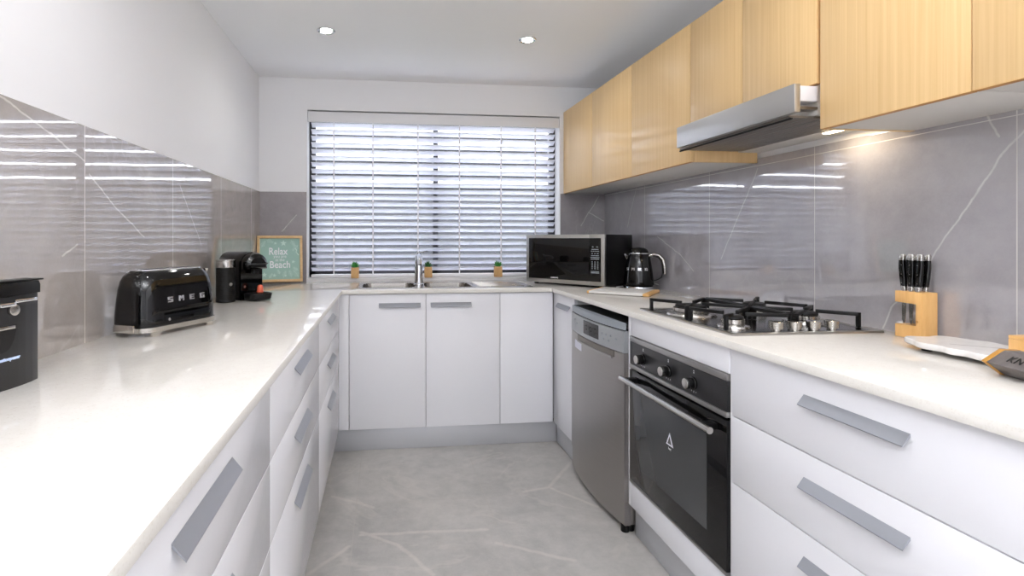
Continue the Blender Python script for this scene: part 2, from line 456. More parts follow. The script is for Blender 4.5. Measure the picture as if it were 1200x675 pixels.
# window
w = MB()
fy0, fy1 = YB + .105, YB + .145
for x0, x1, z0, z1 in ((WX0, WX0 + .045, WZ0, WZ1), (WX1 - .045, WX1, WZ0, WZ1), (WX0, WX1, WZ0, WZ0 + .045), (WX0, WX1, WZ1 - .045, WZ1), (.350, .388, WZ0, WZ1)):
    w.box(x0, x1, fy0, fy1, z0, z1, .003)
win = w.build('window_1', M['frame'], kind='structure')
MB().box(WX0 + .03, WX1 - .03, fy0 + .018, fy0 + .024, WZ0 + .03, WZ1 - .03).build('window_pane', M['pane'], win, kind='structure')
MB().box(WX0, WX1, YB - .004, YB + .103, WZ0 - .012, WZ0 - .0005, .002).build('window_sill', M['wall'], win, kind='structure')

# outside: lawn, white slatted screen, hedge
o = MB().box(-6, 8, YB + .3, 14, -.4, -.3).build('ground_outside', M['grass'], kind='structure')
fe = thing('slat_fence', 'white horizontal slat fence outside behind the window blind', 'fence', (.4, 6.2, -.3))
FP = .0458 * 2 * 6.18 / 3.606          # board spacing
b = MB(); z = 1.86
while z < 2.7:
    b.box(-4, 5.5, 6.18, 6.2, z, z + FP * .52, 0); z += FP
b.build('slat_panel', M['fence'], fe)
for k, x in enumerate((-3.9, -1.6, .7, 3.0, 5.4)):
    MB().box(x - .04, x + .04, 6.302, 6.37, -.3, 2.78).build('post', M['fencedark'], fe)
MB().box(-4, 5.5, 6.28, 6.30, -.29, 2.78).build('backing_panel', M['fencedark'], fe)
MB().box(-4, 5.5, 6.203, 6.26, -.29, 1.82).build('base_wall', M['fencedark'], fe)  # shadow at the fence foot, put into the wall's dark colour

# venetian blind
bl = thing('venetian_blind', 'white horizontal-slat venetian blind filling the window recess', 'blind', (.37, YB + .045, 2.1))
bx0, bx1 = WX0 + .024, WX1 - .026
MB().box(WX0 + .004, WX1 - .004, YB + .004, YB + .018, 2.036, 2.108, .002).build('valance', M['valance'], bl)
MB().box(bx0, bx1, YB + .022, YB + .07, 2.05, 2.1, .002).build('headrail', M['white'], bl)
b = MB(); nsl = 23; pitch = .0458; z0 = 2.022
zs = []
for i in range(nsl):
    z = z0 - i * pitch; zs.append(z)
    a = math.radians(30)
    sec = []
    for t in (-1, -.5, 0, .5, 1):
        sec.append((t * .025, .0022 * (1 - t * t)))
    top = [(u, v + .0014) for u, v in sec]; bot = [(u, v - .0014) for u, v in reversed(sec)]
    poly = []
    for u, v in top + bot:       # inner edge (towards the room, -y) sits higher
        poly.append((YB + .046 + u * math.cos(a) + v * math.sin(a), z - u * math.sin(a) + v * math.cos(a)))
    b.prism(poly, bx0, bx1, 'x')
b.build('slat_panel', M['slat'], bl)
MB().box(bx0, bx1, YB + .024, YB + .068, .9565, .979, .003).build('bottom_rail', M['white'], bl)
for x in (-.352, -.082, .235, .532, .836, 1.09):
    MB().box(x - .004, x + .004, YB + .0215, YB + .0235, .975, 2.05).build('ladder_tape', M['white'], bl)

# kickboards
MB().box(XR + .027, XR + .042, .62, 1.995, 0, ZK - .001, .0005).build('baseboard_right', M['kick'], kind='structure')
MB().box(XR + .027, XR + .042, 2.602, YF + .02, 0, ZK - .001, .0005).build('baseboard_corner', M['kick'], kind='structure')
MB().box(XL - .04, XR + .026, YF + .023, YF + .038, 0, ZK - .001, .0005).build('baseboard_back', M['kick'], kind='structure')
MB().box(XL - .045, XL - .03, YS + .05, YF + .022, 0, ZK - .001, .0005).build('baseboard_left', M['kick'], kind='structure')

# ------------------------------------------------------------------ worktop with sink cut-out
SX0, SX1, SY0, SY1 = -.165, .905, 2.992, 3.392    # sink outline
b = MB(); zt0 = ZT - TH
x0, x1, y1 = WL + TK + .0005, WR - TK - .0005, YB - TK - .0005
hx0, hx1, hy0, hy1 = SX0 + .012, SX1 - .012, SY0 + .012, SY1 - .012
# grid of cells, minus the middle of the U and the sink cut-out
xs = sorted([x0, XLE, XRE, x1, hx0, hx1]); ys = sorted([YS, .62, YFE, hy0, hy1, y1])
bmw = bmesh.new(); vd = {}
def gv(x, y):
    if (x, y) not in vd: vd[(x, y)] = bmw.verts.new((x, y, ZT))
    return vd[(x, y)]
for i in range(len(xs) - 1):
    for j in range(len(ys) - 1):
        cx_, cy_ = (xs[i] + xs[i + 1]) / 2, (ys[j] + ys[j + 1]) / 2
        if XLE < cx_ < XRE and cy_ < YFE: continue
        if hx0 < cx_ < hx1 and hy0 < cy_ < hy1: continue
        if cx_ > XRE and cy_ < .62: continue
        bmw.faces.new((gv(xs[i], ys[j]), gv(xs[i + 1], ys[j]), gv(xs[i + 1], ys[j + 1]), gv(xs[i], ys[j + 1])))
bmesh.ops.dissolve_limit(bmw, angle_limit=.01, verts=bmw.verts, edges=bmw.edges)
ext = bmesh.ops.extrude_face_region(bmw, geom=list(bmw.faces))
bmesh.ops.translate(bmw, verts=[v for v in ext['geom'] if isinstance(v, bmesh.types.BMVert)], vec=(0, 0, -TH))
es = [e for e in bmw.edges if len(e.link_faces) == 2 and e.calc_face_angle(0) > .5]
bmesh.ops.recalc_face_normals(bmw, faces=bmw.faces)
bmesh.ops.bevel(bmw, geom=es, offset=.0015, segments=2, profile=.5, affect='EDGES')
b.bm.free(); b.bm = bmw
tag(b.build('worktop', M['stone']), 'speckled white engineered stone worktop running in a U around the kitchen', 'worktop')

# ------------------------------------------------------------------ cabinets
def handle(parent, axis, c, zt, sgn=1, L=.25, out=.018, drop=.023):
    """sloping strip pull: top edge on the front, lower edge standing out.  axis 'y' (face at x=c[0]) or 'x' (face at y=c[1])"""
    t = .0022
    prof = [(0, 0), (out, -drop), (out - .0005, -drop - t), (0, -t - .004), (0, 0)][:4]
    b = MB()
    if axis == 'y':
        poly = [(c[0] + sgn * (u + .0003), zt + v) for u, v in prof]
        b.prism(poly, c[1] - L / 2, c[1] + L / 2, 'y')
    else:
        poly = [(c[1] - (u + .0003), zt + v) for u, v in prof]
        b.prism(poly, c[0] - L / 2, c[0] + L / 2, 'x')
    b.build('handle', M['alu'], parent)

G = .0015
def drawer_unit(label, y0, y1, side, hc):
    s = 1 if side == 'L' else -1
    xf = XL if side == 'L' else XR
    t = thing('drawer_unit', label, 'drawer cabinet', (xf - s * .3, (y0 + y1) / 2, ZK), group='white three-drawer base cabinets')
    xa, xb = (WL + TK + .002, xf - .0195) if side == 'L' else (xf + .0195, WR - TK - .002)
    MB().box(xa, xb, y0 + .0005, y1 - .0005, ZK, ZU, .001).build('carcass', M['cabin'], t)
    for z0, z1, zh in ((.713, ZU - .002, .853), (.519, .713, .653), (ZK, .519, .461)):
        d = MB().box(min(xf, xf - s * .018), max(xf, xf - s * .018), y0 + G, y1 - G, z0 + G, z1 - G, .0012).build('drawer', M['cab'], t)
        handle(d, 'y', (xf, hc), zh, s)
    return t
drawer_unit('nearest white drawer cabinet under the left worktop, opposite the near drawers', .32, 1.20, 'L', .782)
drawer_unit('middle white drawer cabinet under the left worktop, below the black toaster', 1.20, 2.07, 'L', 1.64)
drawer_unit('far white drawer cabinet under the left worktop, in the corner by the sink', 2.07, 2.905, 'L', 2.49)
drawer_unit('white drawer cabinet under the right worktop, beside the black oven', .625, 1.372, 'R', .992)

# back run: sink cabinet with two doors, blind corner panels
t = thing('sink_cabinet', 'white two-door base cabinet below the sink', 'cabinet', (.24, YF + .3, ZK))
MB().box(-.2035, .680, YF + .0195, YB - .002, ZK, .70, .001).build('carcass', M['cabin'], t)
MB().box(-.2035, .680, YF + .0195, YF + .035, .70, ZU, .001).build('rail', M['cabin'], t)
for a, c, hx in ((-.2035, .239, .087), (.239, .681, .387)):
    d = MB().box(a + G, c - G, YF, YF + .018, ZK + G, ZU - .003, .0012).build('door', M['cab'], t)
    handle(d, 'x', (hx, YF), .855, L=.242)
MB().box(XL + .0005, -.2035 - G, YF, YF + .018, ZK + G, ZU - .001, .001).build('filler_strip', M['cab'], t)
MB().box(XL - .018, XL, 2.907, YF + .017, ZK + G, ZU - .001, .001).build('filler_strip', M['cab'], t)
t = thing('corner_cabinet', 'white blank-fronted base cabinet right of the sink doors', 'cabinet', (.84, YF + .3, ZK))
MB().box(.682, 1.004, YF + .0195, YB - .002, ZK, .78, .001).build('carcass', M['cabin'], t)
MB().box(.681 + G, 1.0045, YF, YF + .018, ZK + G, ZU - .003, .0012).build('front_panel', M['cab'], t)
# right corner, one narrow door
t = thing('narrow_cabinet', 'narrow white base cabinet between the corner and the steel dishwasher', 'cabinet', (1.3, 2.77, ZK))
MB().box(XR + .0195, WR - TK - .002, 2.606, YF + .3, ZK, ZU, .001).build('carcass', M['cabin'], t)
d = MB().box(XR, XR + .018, 2.606, YF - .003, ZK + G, ZU - .003, .0012).build('door', M['cab'], t)
handle(d, 'y', (XR, 2.765), .855, -1, L=.2)
# oven housing
t = thing('oven_cabinet', 'white cabinet housing the black built-in oven under the cooktop', 'cabinet', (1.3, 1.68, ZK))
MB().box(XR, WR - TK - .002, 1.984, 2.002, ZK, ZU, .001).build('side_panel', M['cab'], t)
MB().box(XR + .004, WR - TK - .002, 1.3735, 1.3835, ZK, ZU, .001).build('side_panel', M['cab'], t)
MB().box(XR, XR + .018, 1.3845, 1.983, .831, ZU - .002, .0012).build('top_panel', M['cab'], t)
MB().box(XR, XR + .018, 1.3845, 1.983, ZK + G, .2305, .0012).build('bottom_panel', M['cab'], t)
MB().box(XR + .03, WR - TK - .002, 1.3845, 1.983, ZK + G, .205, .001).build('shelf', M['cabin'], t)

# ------------------------------------------------------------------ oven
t = thing('oven', 'black glass built-in oven with steel bar handle and three knobs', 'oven', (XR, 1.682, .233))
oy0, oy1 = 1.3865, 1.981
MB().box(XR + .02, XR + .5, oy0 + .01, oy1 - .01, .237, .826, .002).build('body', M['dark'], t)
MB().box(XR - .004, XR + .019, oy0, oy1, .7165, .808, .001).build('control_panel', M['panel'], t)
MB().box(XR - .006, XR + .019, oy0, oy1, .8085, .829, .002).build('steel_strip', M['steelv'], t)
MB().box(XR - .008, XR + .019, oy0, oy1, .699, .716, .003).build('steel_strip', M['steelv'], t)
dr = MB().box(XR - .006, XR + .019, oy0, oy1, .243, .692, .002).build('door', M['bglass'], t)
MB().box(XR - .0068, XR - .0061, 1.478, 1.893, .318, .62, .0).build('window', M['ovwin'], dr)
MB().box(XR - .008, XR + .019, oy0, oy1, .233, .2425, .001).build('door_trim', M['steelv'], dr)
hz = .660; hxx = XR - .05
h = MB()
h.tube([(hxx, oy0 + .012, hz), (hxx, oy0 + .02, hz), (hxx, oy1 - .02, hz), (hxx, oy1 - .012, hz)], .0105, 16)
hd = h.build('handle', M['satin'], dr)
for y in (oy0 + .055, oy1 - .055):
    MB().box(hxx + .006, XR - .0062, y - .016, y + .016, hz - .009, hz + .011, .003).build('handle_bracket', M['black'], dr)
for i, y in enumerate((1.873, 1.697, 1.548)):
    k = MB().cyl((XR - .0045, y, .757), .0215, -.008, 'x', 28, bev=.002).cyl((XR - .012, y, .757), .018, -.022, 'x', 28, bev=.002).build('knob', M['gloss'], t)
    MB().cyl((XR - .0342, y, .757), .0165, -.0022, 'x', 28, bev=.0008).build('knob_cap', M['satin'], k)
    for dz in (.034, .040):
        MB().box(XR - .0048, XR - .0042, y - .0025, y + .0025, .757 + dz - .0016, .757 + dz + .0016).build('dial_mark', M['whitel'], t)
    for q in range(3):
        MB().box(XR - .0048, XR - .0042, y - .012 + q * .012 - .001, y - .012 + q * .012 + .001, .728 - (.002 if q == 1 else 0), .732).build('dial_mark', M['whitel'], t)
# warning triangle sticker on the glass
st = MB()
P3 = [(1.684 - .022, .497), (1.684 + .022, .497), (1.684, .543)]
st.prism(P3, XR - .0074, XR - .0069, 'x')
s_ = st.build('warning_sticker', M['paper'], dr)
MB().prism([(1.684 - .013, .502), (1.684 + .013, .502), (1.684, .530)], XR - .0079, XR - .0075, 'x').build('warning_mark', M['panel'], s_)
text('hot', .012, (XR - .0072, 1.684, .486), (0, -1, 0), (0, 0, 1), M['whitel'], 'sticker_lettering', dr, .0002, local=False)

# ------------------------------------------------------------------ dishwasher (slightly bowed front)
t = thing('dishwasher', 'freestanding stainless steel dishwasher under the right worktop', 'dishwasher', (1.28, 2.303, 0))
dy0, dy1 = 2.006, 2.600
def bow(y, e=.0): return .992 + e - .030 * (1 - ((y - 2.303) / .297) ** 2)
def bowed(z0, z1, yA, yB, off=0.0, back=1.02, n=14, zs=None):
    r = []
    poly = [(bow(yA + (yB - yA) * i / n, off), yA + (yB - yA) * i / n) for i in range(n + 1)]
    poly += [(back, yB), (back, yA)]
    return MB().prism(poly, z0, z1, 'z')
MB().box(1.022, 1.58, dy0 + .004, dy1 - .004, .03, .868, .003).build('body', M['steeld'], t)
MB().box(1.0, 1.56, dy0 + .002, dy1 - .002, .869, .876, .002).build('top_panel', M['dark'], t)
dr = bowed(.132, .748, dy0, dy1).build('door', M['steeld'], t)
bowed(.030, .129, dy0 + .002, dy1 - .002, .004).build('kick_panel', M['steeld'], t)
cp = bowed(.750, .842, dy0, dy1, -.001).build('control_panel', M['dwpanel'], t)
bowed(.847, .876, dy0, dy1, .002, 1.0).build('top_strip', M['dwtop'], t)
bowed(.842, .847, dy0 + .003, dy1 - .003, .006).build('gap_strip', M['dark'], t)
ds = bowed(.770, .834, 2.200, 2.366, -.0025, .985).build('display', M['bglass'], cp)
for i in range(3):
    for j in range(2):
        y = 2.335 - i * .05 - j * .006; z = .812 - j * .018
        MB().box(bow(y) - .0044, bow(y) - .0036, y - .007, y + .007, z - .0012, z + .0012).build('display_mark', M['grey_text'], ds)
for i, (y, z) in enumerate([(2.17, .805), (2.135, .805), (2.10, .806), (2.155, .782), (2.115, .782), (2.51, .815), (2.47, .80), (2.06, .80)]):
    MB().cyl((bow(y) - .0005, y, z), .004, -.0025, 'x', 12).build('button', M['dwtop'], cp)
# grip recess
bowed(.722, .7475, 2.072, 2.452, -.004, .99).build('grip_recess', M['filt'], dr)
bowed(.715, .723, 2.08, 2.44, -.010, .99).build('grip_lip', M['steelv'], dr)
b = bowed(.672, .712, 2.40, 2.515, -.0007, .99).build('label_sticker', M['paper'], dr)
for x, y in ((1.03, dy0 + .03), (1.03, dy1 - .03), (1.53, dy0 + .03), (1.53, dy1 - .03)):
    MB().cyl((x, y, 0.0), .02, .031, 'z', 16).build('foot', M['black'], t)
MB().cyl((1.005, dy0 + .02, .0), .017, .03, 'z', 16).build('foot', M['black'], t)

# ------------------------------------------------------------------ upper cabinets
XU, UB, UT = 1.294, 1.558, 2.146
def upper(label, y0, y1, doors, zb=UB, left=False, right=False):
    t = thing('wall_cabinet', label, 'cabinet', (XU + .15, (y0 + y1) / 2, zb), group='oak wall cabinets')
    ya, yb = y0 + (.0185 if right else .0005), y1 - (.0185 if left else .0005)
    MB().box(XU + .0195, WR - .0085 if zb < 1.6 else WR - .002, ya, yb, zb, UT, .001).build('carcass', M['under'], t)
    if right: MB().box(XU + .0195, WR - .0085, y0 + .0005, y0 + .018, zb - .001, UT, .001).build('side_panel', M['wood'], t)
    if left: MB().box(XU + .0195, WR - .0085, y1 - .018, y1 - .0005, zb - .001, UT, .001).build('side_panel', M['wood'], t)
    for a, c in zip(doors[:-1], doors[1:]):
        d = MB().box(XU, XU + .018, a + .001, c - .001, zb - .001, UT, .0008).build('door', M['wood'], t)
        MB().box(XU + .0005, XU + .0178, a + .0015, c - .0015, zb - .0022, zb - .0012).build('edge_band', M['woodedge'], d)
    return t
upper('two-door oak wall cabinet in the far corner beside the window', 2.537, YB - .002, [2.537, 3.046, YB - .002])
upper('single-door oak wall cabinet at the far side of the rangehood', 2.021, 2.536, [2.021, 2.536], right=True)
upper('short two-door oak wall cabinet directly above the rangehood', 1.387, 2.0195, [1.387, 1.705, 2.0195], zb=1.70)
upper('oak wall cabinet just right of the rangehood, above the knife block', .983, 1.3855, [.983, 1.3715, 1.3855][0:1] + [1.3755], left=True)
upper('nearest oak wall cabinet, cut off by the right edge of the photo', .45, .982, [.45, .982])
# edge of the side panel seen beside the hood
# ------------------------------------------------------------------ rangehood
t = thing('rangehood', 'stainless steel slide-out rangehood under the short oak cabinet', 'rangehood', (1.4, 1.7, 1.6))
MB().box(1.2, 1.2195, 1.363, 1.967, 1.603, 1.687, .0015).build('visor', M['visor'], t)
MB().box(1.31, 1.604, 1.40, 2.005, 1.606, 1.698, .002).build('body', M['under'], t)
fl = MB().box(1.225, 1.50, 1.41, 1.985, 1.598, 1.605, .001).build('filter', M['filt'], t)
b = MB()
for i in range(5):
    b.box(1.23 + i * .055, 1.232 + i * .055, 1.415, 1.98, 1.5965, 1.598)
b.build('filter_rib', M['steelv'], fl)
MB().box(1.2255, 1.232, 1.405, 1.99, 1.592, 1.597, .001).build('dark_slot', M['dark'], t)  # dark strip standing in for the shadowed slot behind the visor
MB().box(1.502, 1.603, 1.40, 2.005, 1.597, 1.605, .001).build('lamp_tray', M['under'], t)
MB().box(1.515, 1.54, 1.45, 1.60, 1.5935, 1.5965, .001).build('lamp', M['hlamp'], t)
MB().box(1.245, 1.309, 1.395, 1.44, 1.645, 1.693, .004).build('motor_box', M['white'], t)
MB().box(1.22, 1.309, 1.398, 1.43, 1.622, 1.630, .001).build('slide_rail', M['steelv'], t)
MB().box(1.22, 1.309, 1.94, 1.96, 1.622, 1.630, .001).build('slide_rail', M['steelv'], t)

# ------------------------------------------------------------------ cooktop
t = thing('cooktop', 'stainless four-burner gas cooktop set into the right worktop', 'cooktop', (1.3, 1.69, ZT))
cx0, cx1, cy0, cy1 = 1.045, 1.562, 1.418, 1.985
hw, hl, hcx, hcy = (cx1 - cx0) / 2, (cy1 - cy0) / 2, (cx0 + cx1) / 2, (cy0 + cy1) / 2
MB().loft([(ZT + .0003, hw, hl, .01, hcx, hcy), (ZT + .006, hw, hl, .01, hcx, hcy), (ZT + .0078, hw - .003, hl - .003, .01, hcx, hcy),
           (ZT + .0075, hw - .014, hl - .014, .012, hcx, hcy), (ZT + .005, hw - .02, hl - .02, .012, hcx, hcy)], cap=False).build('rim', M['steel'], t)
MB().loft([(ZT + .0008, hw - .0201, hl - .0201, .012, hcx, hcy), (ZT + .005, hw - .0201, hl - .0201, .012, hcx, hcy)]).build('hob_plate', M['hob'], t)
zh = ZT + .0055
for i, (x, y, r) in enumerate(((1.165, 1.815, .062), (1.14, 1.545, .034), (1.45, 1.845, .045), (1.445, 1.60, .045))):
    bn = MB().lathe([(r * 1.45, zh), (r * 1.4, zh + .006), (r * 1.02, zh + .009), (r * 1.02, zh + .010)], (x, y, 0)).build('burner', M['satin'], t)
    MB().lathe([(r * .92, zh + .0105), (r, zh + .012), (r, zh + .026), (r * .9, zh + .028)], (x, y, 0)).build('flame_ring', M['satin'], bn)
    MB().lathe([(r * .86, zh + .0285), (r * .9, zh + .030), (r * .88, zh + .036), (r * .7, zh + .039)], (x, y, 0)).build('burner_cap', M['iron'], bn)
def grate(y0, y1, x0, x1, centres):
    zt = ZT + .054; g = MB(); wd = .011; hh = .012
    mx = (x0 + x1) / 2
    # corner posts and rim feet
    for x in (x0, mx - .01, mx + .01, x1):
        for y in (y0, y1):
            g.box(x - wd / 2, x + wd / 2, y - wd / 2, y + wd / 2, ZT + .0056, zt, .0015)
    for (c, xa, xb) in centres:
        # bars over each burner: from the four corners of its half towards the centre, plus straight fingers
        for x in (xa, xb):
            for y in (y0, y1):
                d = Vector((c[0] - x, c[1] - y, 0)); e = Vector((x, y, zt - hh / 2)) + d * .78
                g.bar((x, y, zt - hh / 2), e, wd, hh, .0015)
    for y in (y0, y1):
        g.bar((mx - .01, y, zt - .02), (mx + .01, y, zt - .02), wd, hh)
    g.bar((mx - .01, y0, zt - hh / 2), (mx - .01, y1, zt - hh / 2), wd * .9, hh, .0015)
    g.bar((mx + .01, y0, zt - hh / 2), (mx + .01, y1, zt - hh / 2), wd * .9, hh, .0015)
    return g
grate(1.70, 1.94, 1.075, 1.54, [((1.165, 1.815), 1.075, 1.2975), ((1.45, 1.845), 1.3175, 1.54)]).build('pan_support', M['iron'], t)
grate(1.49, 1.675, 1.075, 1.54, [((1.14, 1.545), 1.075, 1.2975), ((1.445, 1.60), 1.3175, 1.54)]).build('pan_support', M['iron'], t)
for x in (1.218, 1.281, 1.346, 1.410):
    k = MB().lathe([(.013, zh), (.013, zh + .007), (.0195, zh + .008), (.0205, zh + .029), (.0185, zh + .0305)], (x, 1.455, 0), 28).build('knob', M['satin'], t)
    MB().box(x - .0012, x + .0012, 1.455, 1.472, zh + .0306, zh + .0312).build('pointer', M['iron'], k)

# ------------------------------------------------------------------ sink and tap
t = thing('sink', 'stainless double-bowl inset sink with drainer below the window', 'sink', (.3, 3.19, ZT))
b = MB(); zr = ZT + .0025
bowls = [(-.135, .185, 3.03, 3.345), (.245, .535, 3.03, 3.345)]
xs = sorted([SX0, SX1] + [v for q in bowls for v in q[:2]]); ys = [SY0, 3.03, 3.345, SY1]
bm_ = bmesh.new(); vd = {}
for i in range(len(xs) - 1):
    for j in range(3):
        c_ = (xs[i] + xs[i + 1]) / 2
        if j == 1 and any(q[0] < c_ < q[1] for q in bowls): continue
        f = []
        for X, Y in ((xs[i], ys[j]), (xs[i + 1], ys[j]), (xs[i + 1], ys[j + 1]), (xs[i], ys[j + 1])):
            if (X, Y) not in vd: vd[(X, Y)] = bm_.verts.new((X, Y, zr))
            f.append(vd[(X, Y)])
        bm_.faces.new(f)
ext = bmesh.ops.extrude_face_region(bm_, geom=list(bm_.faces))
bmesh.ops.translate(bm_, verts=[v for v in ext['geom'] if isinstance(v, bmesh.types.BMVert)], vec=(0, 0, -.0022))
bmesh.ops.recalc_face_normals(bm_, faces=bm_.faces)
b.bm.free(); b.bm = bm_
b.build('rim', M['sinksteel'], t)
for q in bowls:
    hx, hy = (q[1] - q[0]) / 2, (q[3] - q[2]) / 2; c = ((q[0] + q[1]) / 2, (q[2] + q[3]) / 2)
    rg = []
    for z, s in ((ZT + .001, 0), (ZT - .06, .006), (ZT - .14, .012), (ZT - .158, .03)):
        rg.append([(x, y, z) for x, y in rrect(hx - s, hy - s, .055, 6, *c)])
    bo = MB(); bo.rings(rg, cap=False)
    bb = bmesh.new(); bb.faces.new([bb.verts.new(p) for p in rg[-1]]); bo._merge(bb)
    # corner webs between the square cut-out and the rounded bowl
    bb = bmesh.new(); A = rrect(hx, hy, .055, 6, *c)
    for k, (sx, sy) in enumerate(((1, 1), (-1, 1), (-1, -1), (1, -1))):
        seg = A[k * 7:(k + 1) * 7]
        bb.faces.new([bb.verts.new((x, y, ZT + .0015)) for x, y in seg + [(c[0] + sx * hx, c[1] + sy * hy)]])
    bo._merge(bb)
    bw = bo.build('bowl', M['sinksteel'], t)
    MB().lathe([(.035, ZT - .1575), (.034, ZT - .1555), (.022, ZT - .1565)], (c[0], c[1], 0), 24).build('drain', M['chrome'], bw)
b = MB()
for i in range(7):
    y = 3.06 + i * .044
    b.box(.575, .86, y - .004, y + .004, zr - .0005, zr + .003, .0015)
b.build('drainer', M['satin'], t)

t = thing('mixer_tap', 'chrome mixer tap standing between the two sink bowls', 'tap', (.215, 3.19, ZT + .003))
b = MB()
tx, ty, tz = .214, 3.19, ZT + .003
b.lathe([(.034, 0), (.033, .007), (.028, .012), (.027, .05), (.024, .16), (.021, .185), (.016, .19)], (tx, ty, tz), 24)
b.build('body', M['chrome'], t)
b = MB()
b.tube([(tx, ty - .012, tz + .165), (tx - .002, ty - .05, tz + .185), (tx - .004, ty - .10, tz + .182), (tx - .005, ty - .14, tz + .16), (tx - .005, ty - .15, tz + .135)], [.017, .0155, .015, .0145, .0145], 16)
b.build('spout', M['chrome'], t)
b = MB()
b.tube([(tx, ty, tz + .19), (tx, ty, tz + .205)], .016, 20)
b.tube([(tx, ty + .002, tz + .202), (tx + .03, ty + .02, tz + .208), (tx + .055, ty + .03, tz + .214)], [(.008, .006), (.0075, .005), (.006, .004)], 12)
b.build('lever', M['chrome'], t)

# ------------------------------------------------------------------ potted succulents on the sill
def succulent(x, label, seed):
    rnd = random.Random(seed)
    t = thing('potted_succulent', label, 'plant', (x, YB + .03, WZ0), (0, 0, 0), 'potted succulents on the window sill')
    t.rotation_euler = (0, 0, 0)
    h = .0265
    b = MB(); y0 = YB - .034 + .0
    cx_, cy_ = x, YB - .001
    # square open box
    b.box(cx_ - h, cx_ + h, cy_ - h + 0, cy_ + .020, WZ0 + .0002, WZ0 + .074, .0025)
    b.build('pot', M['bamboo'], t)
    b = MB(); cc = Vector((cx_, cy_ - .004, WZ0 + .072))
    b.lathe([(.019, 0), (.019, .0045), (.012, .006)], cc, 12)
    n = 15
    for k in range(n):
        ring = k // 6; a = 2 * PI * (k % 6) / 6 + ring * .5 + rnd.uniform(-.15, .15)
        el = (.45, .85, 1.25)[min(ring, 2)]; L = rnd.uniform(.024, .032) * (1 + .15 * ring)
        d = Vector((math.cos(a) * math.cos(el), math.sin(a) * math.cos(el) * .7, math.sin(el)))
        p0 = cc + Vector((d.x * .004, d.y * .004, .004))
        b.tube([p0, p0 + d * L * .3, p0 + d * L * .65 + Vector((0, 0, .002)), p0 + d * L + Vector((0, 0, .005))], [.0035, .0068, .0058, .0008], 8)
    b.build('foliage', M['green'] if seed != 2 else M['dgreen'], t)
succulent(-.205, 'small green succulent in a wooden cube pot, leftmost of three on the sill', 1)
succulent(.305, 'small succulent in a wooden cube pot, partly hidden behind the tap', 2)
succulent(.808, 'small succulent in a wooden cube pot beside the microwave', 3)

# ------------------------------------------------------------------ framed sign
tl = .2
t = thing('framed_sign', 'pale wood framed sage green beach sign leaning in the left corner', 'sign', (-.69, 3.447, ZT + .007), (-tl, 0, .2))
W, H = .290, .312
b = MB()
for x0, x1, z0, z1 in ((-W / 2, W / 2, 0, .017), (-W / 2, W / 2, H - .017, H), (-W / 2, -W / 2 + .017, .0172, H - .0172), (W / 2 - .017, W / 2, .0172, H - .0172)):
    b.box(x0, x1, -.012, .012, z0, z1, .001)
b.build('frame', M['framewood'], t, world=False)
bd = MB().box(-W / 2 + .0172, W / 2 - .0172, .002, .006, .0172, H - .0172).build('board', M['teal'], t, world=False)
def flat(body, sz, x, z, mat, nm, **k): return text(body, sz, (x, .0016, z), (1, 0, 0), (0, 0, 1), mat, nm, bd, .0004, **k)
flat('Relax', .068, -.012, .205, M['whitel'], 'lettering', bold=.0008, sx=.8)
flat("you are", .030, .0, .172, M['whitel'], 'lettering', sx=.9)
flat("at the", .028, .0, .148, M['whitel'], 'lettering', sx=.9)
flat('Beach', .066, .0, .115, M['whitel'], 'lettering', bold=.0008, sx=.85)
b = MB()
def star(x, z, R, n=5, k=.42, rot=0):
    MB().prism([(x + (R if i % 2 == 0 else R * k) * math.sin(rot + PI * i / n), z + (R if i % 2 == 0 else R * k) * math.cos(rot + PI * i / n)) for i in range(2 * n)], .0006, .0019, 'y').build('printed_star', M['teall'], bd, world=False)
def frond(x, z, L, ang, n=7):
    d = Vector((math.sin(ang), 0, math.cos(ang)))
    p = Vector((x, .0012, z)); b.bar(p, p + d * L, .001, .0016)
    for i in range(1, n):
        q = p + d * L * i / n
        for s in (-1, 1):
            e = Vector((math.sin(ang + s * .9), 0, math.cos(ang + s * .9)))
            b.bar(q, q + e * L * .4 * (1 - i / n * .6), .001, .0014)
star(.022, .262, .022); star(-.03, .262, .013, 5, .3, .3); star(.085, .135, .014, 5, .35, .2); star(-.035, .045, .016, 5, .3, .1); star(-.098, .05, .018); star(.035, .042, .010)
for x, z, L, a in ((-.118, .235, .05, .5), (-.09, .285, .05, 1.9), (.07, .285, .05, 2.6), (.118, .25, .055, 3.9), (.12, .03, .06, -.6), (.075, .03, .05, -.3), (.118, .075, .04, -1.0), (-.12, .12, .05, .3), (-.07, .025, .04, .6), (.02, .028, .05, .35), (.0, .05, .035, -.4)):
    frond(x, z, L, a)
MB().tube([(.095, .0012, .225), (.107, .0012, .215), (.102, .0012, .2), (.112, .0012, .188), (.12, .0012, .178)], .004, 6).build('printed_seahorse', M['teall'], bd, world=False)
b.build('printed_foliage', M['teall'], bd, world=False)

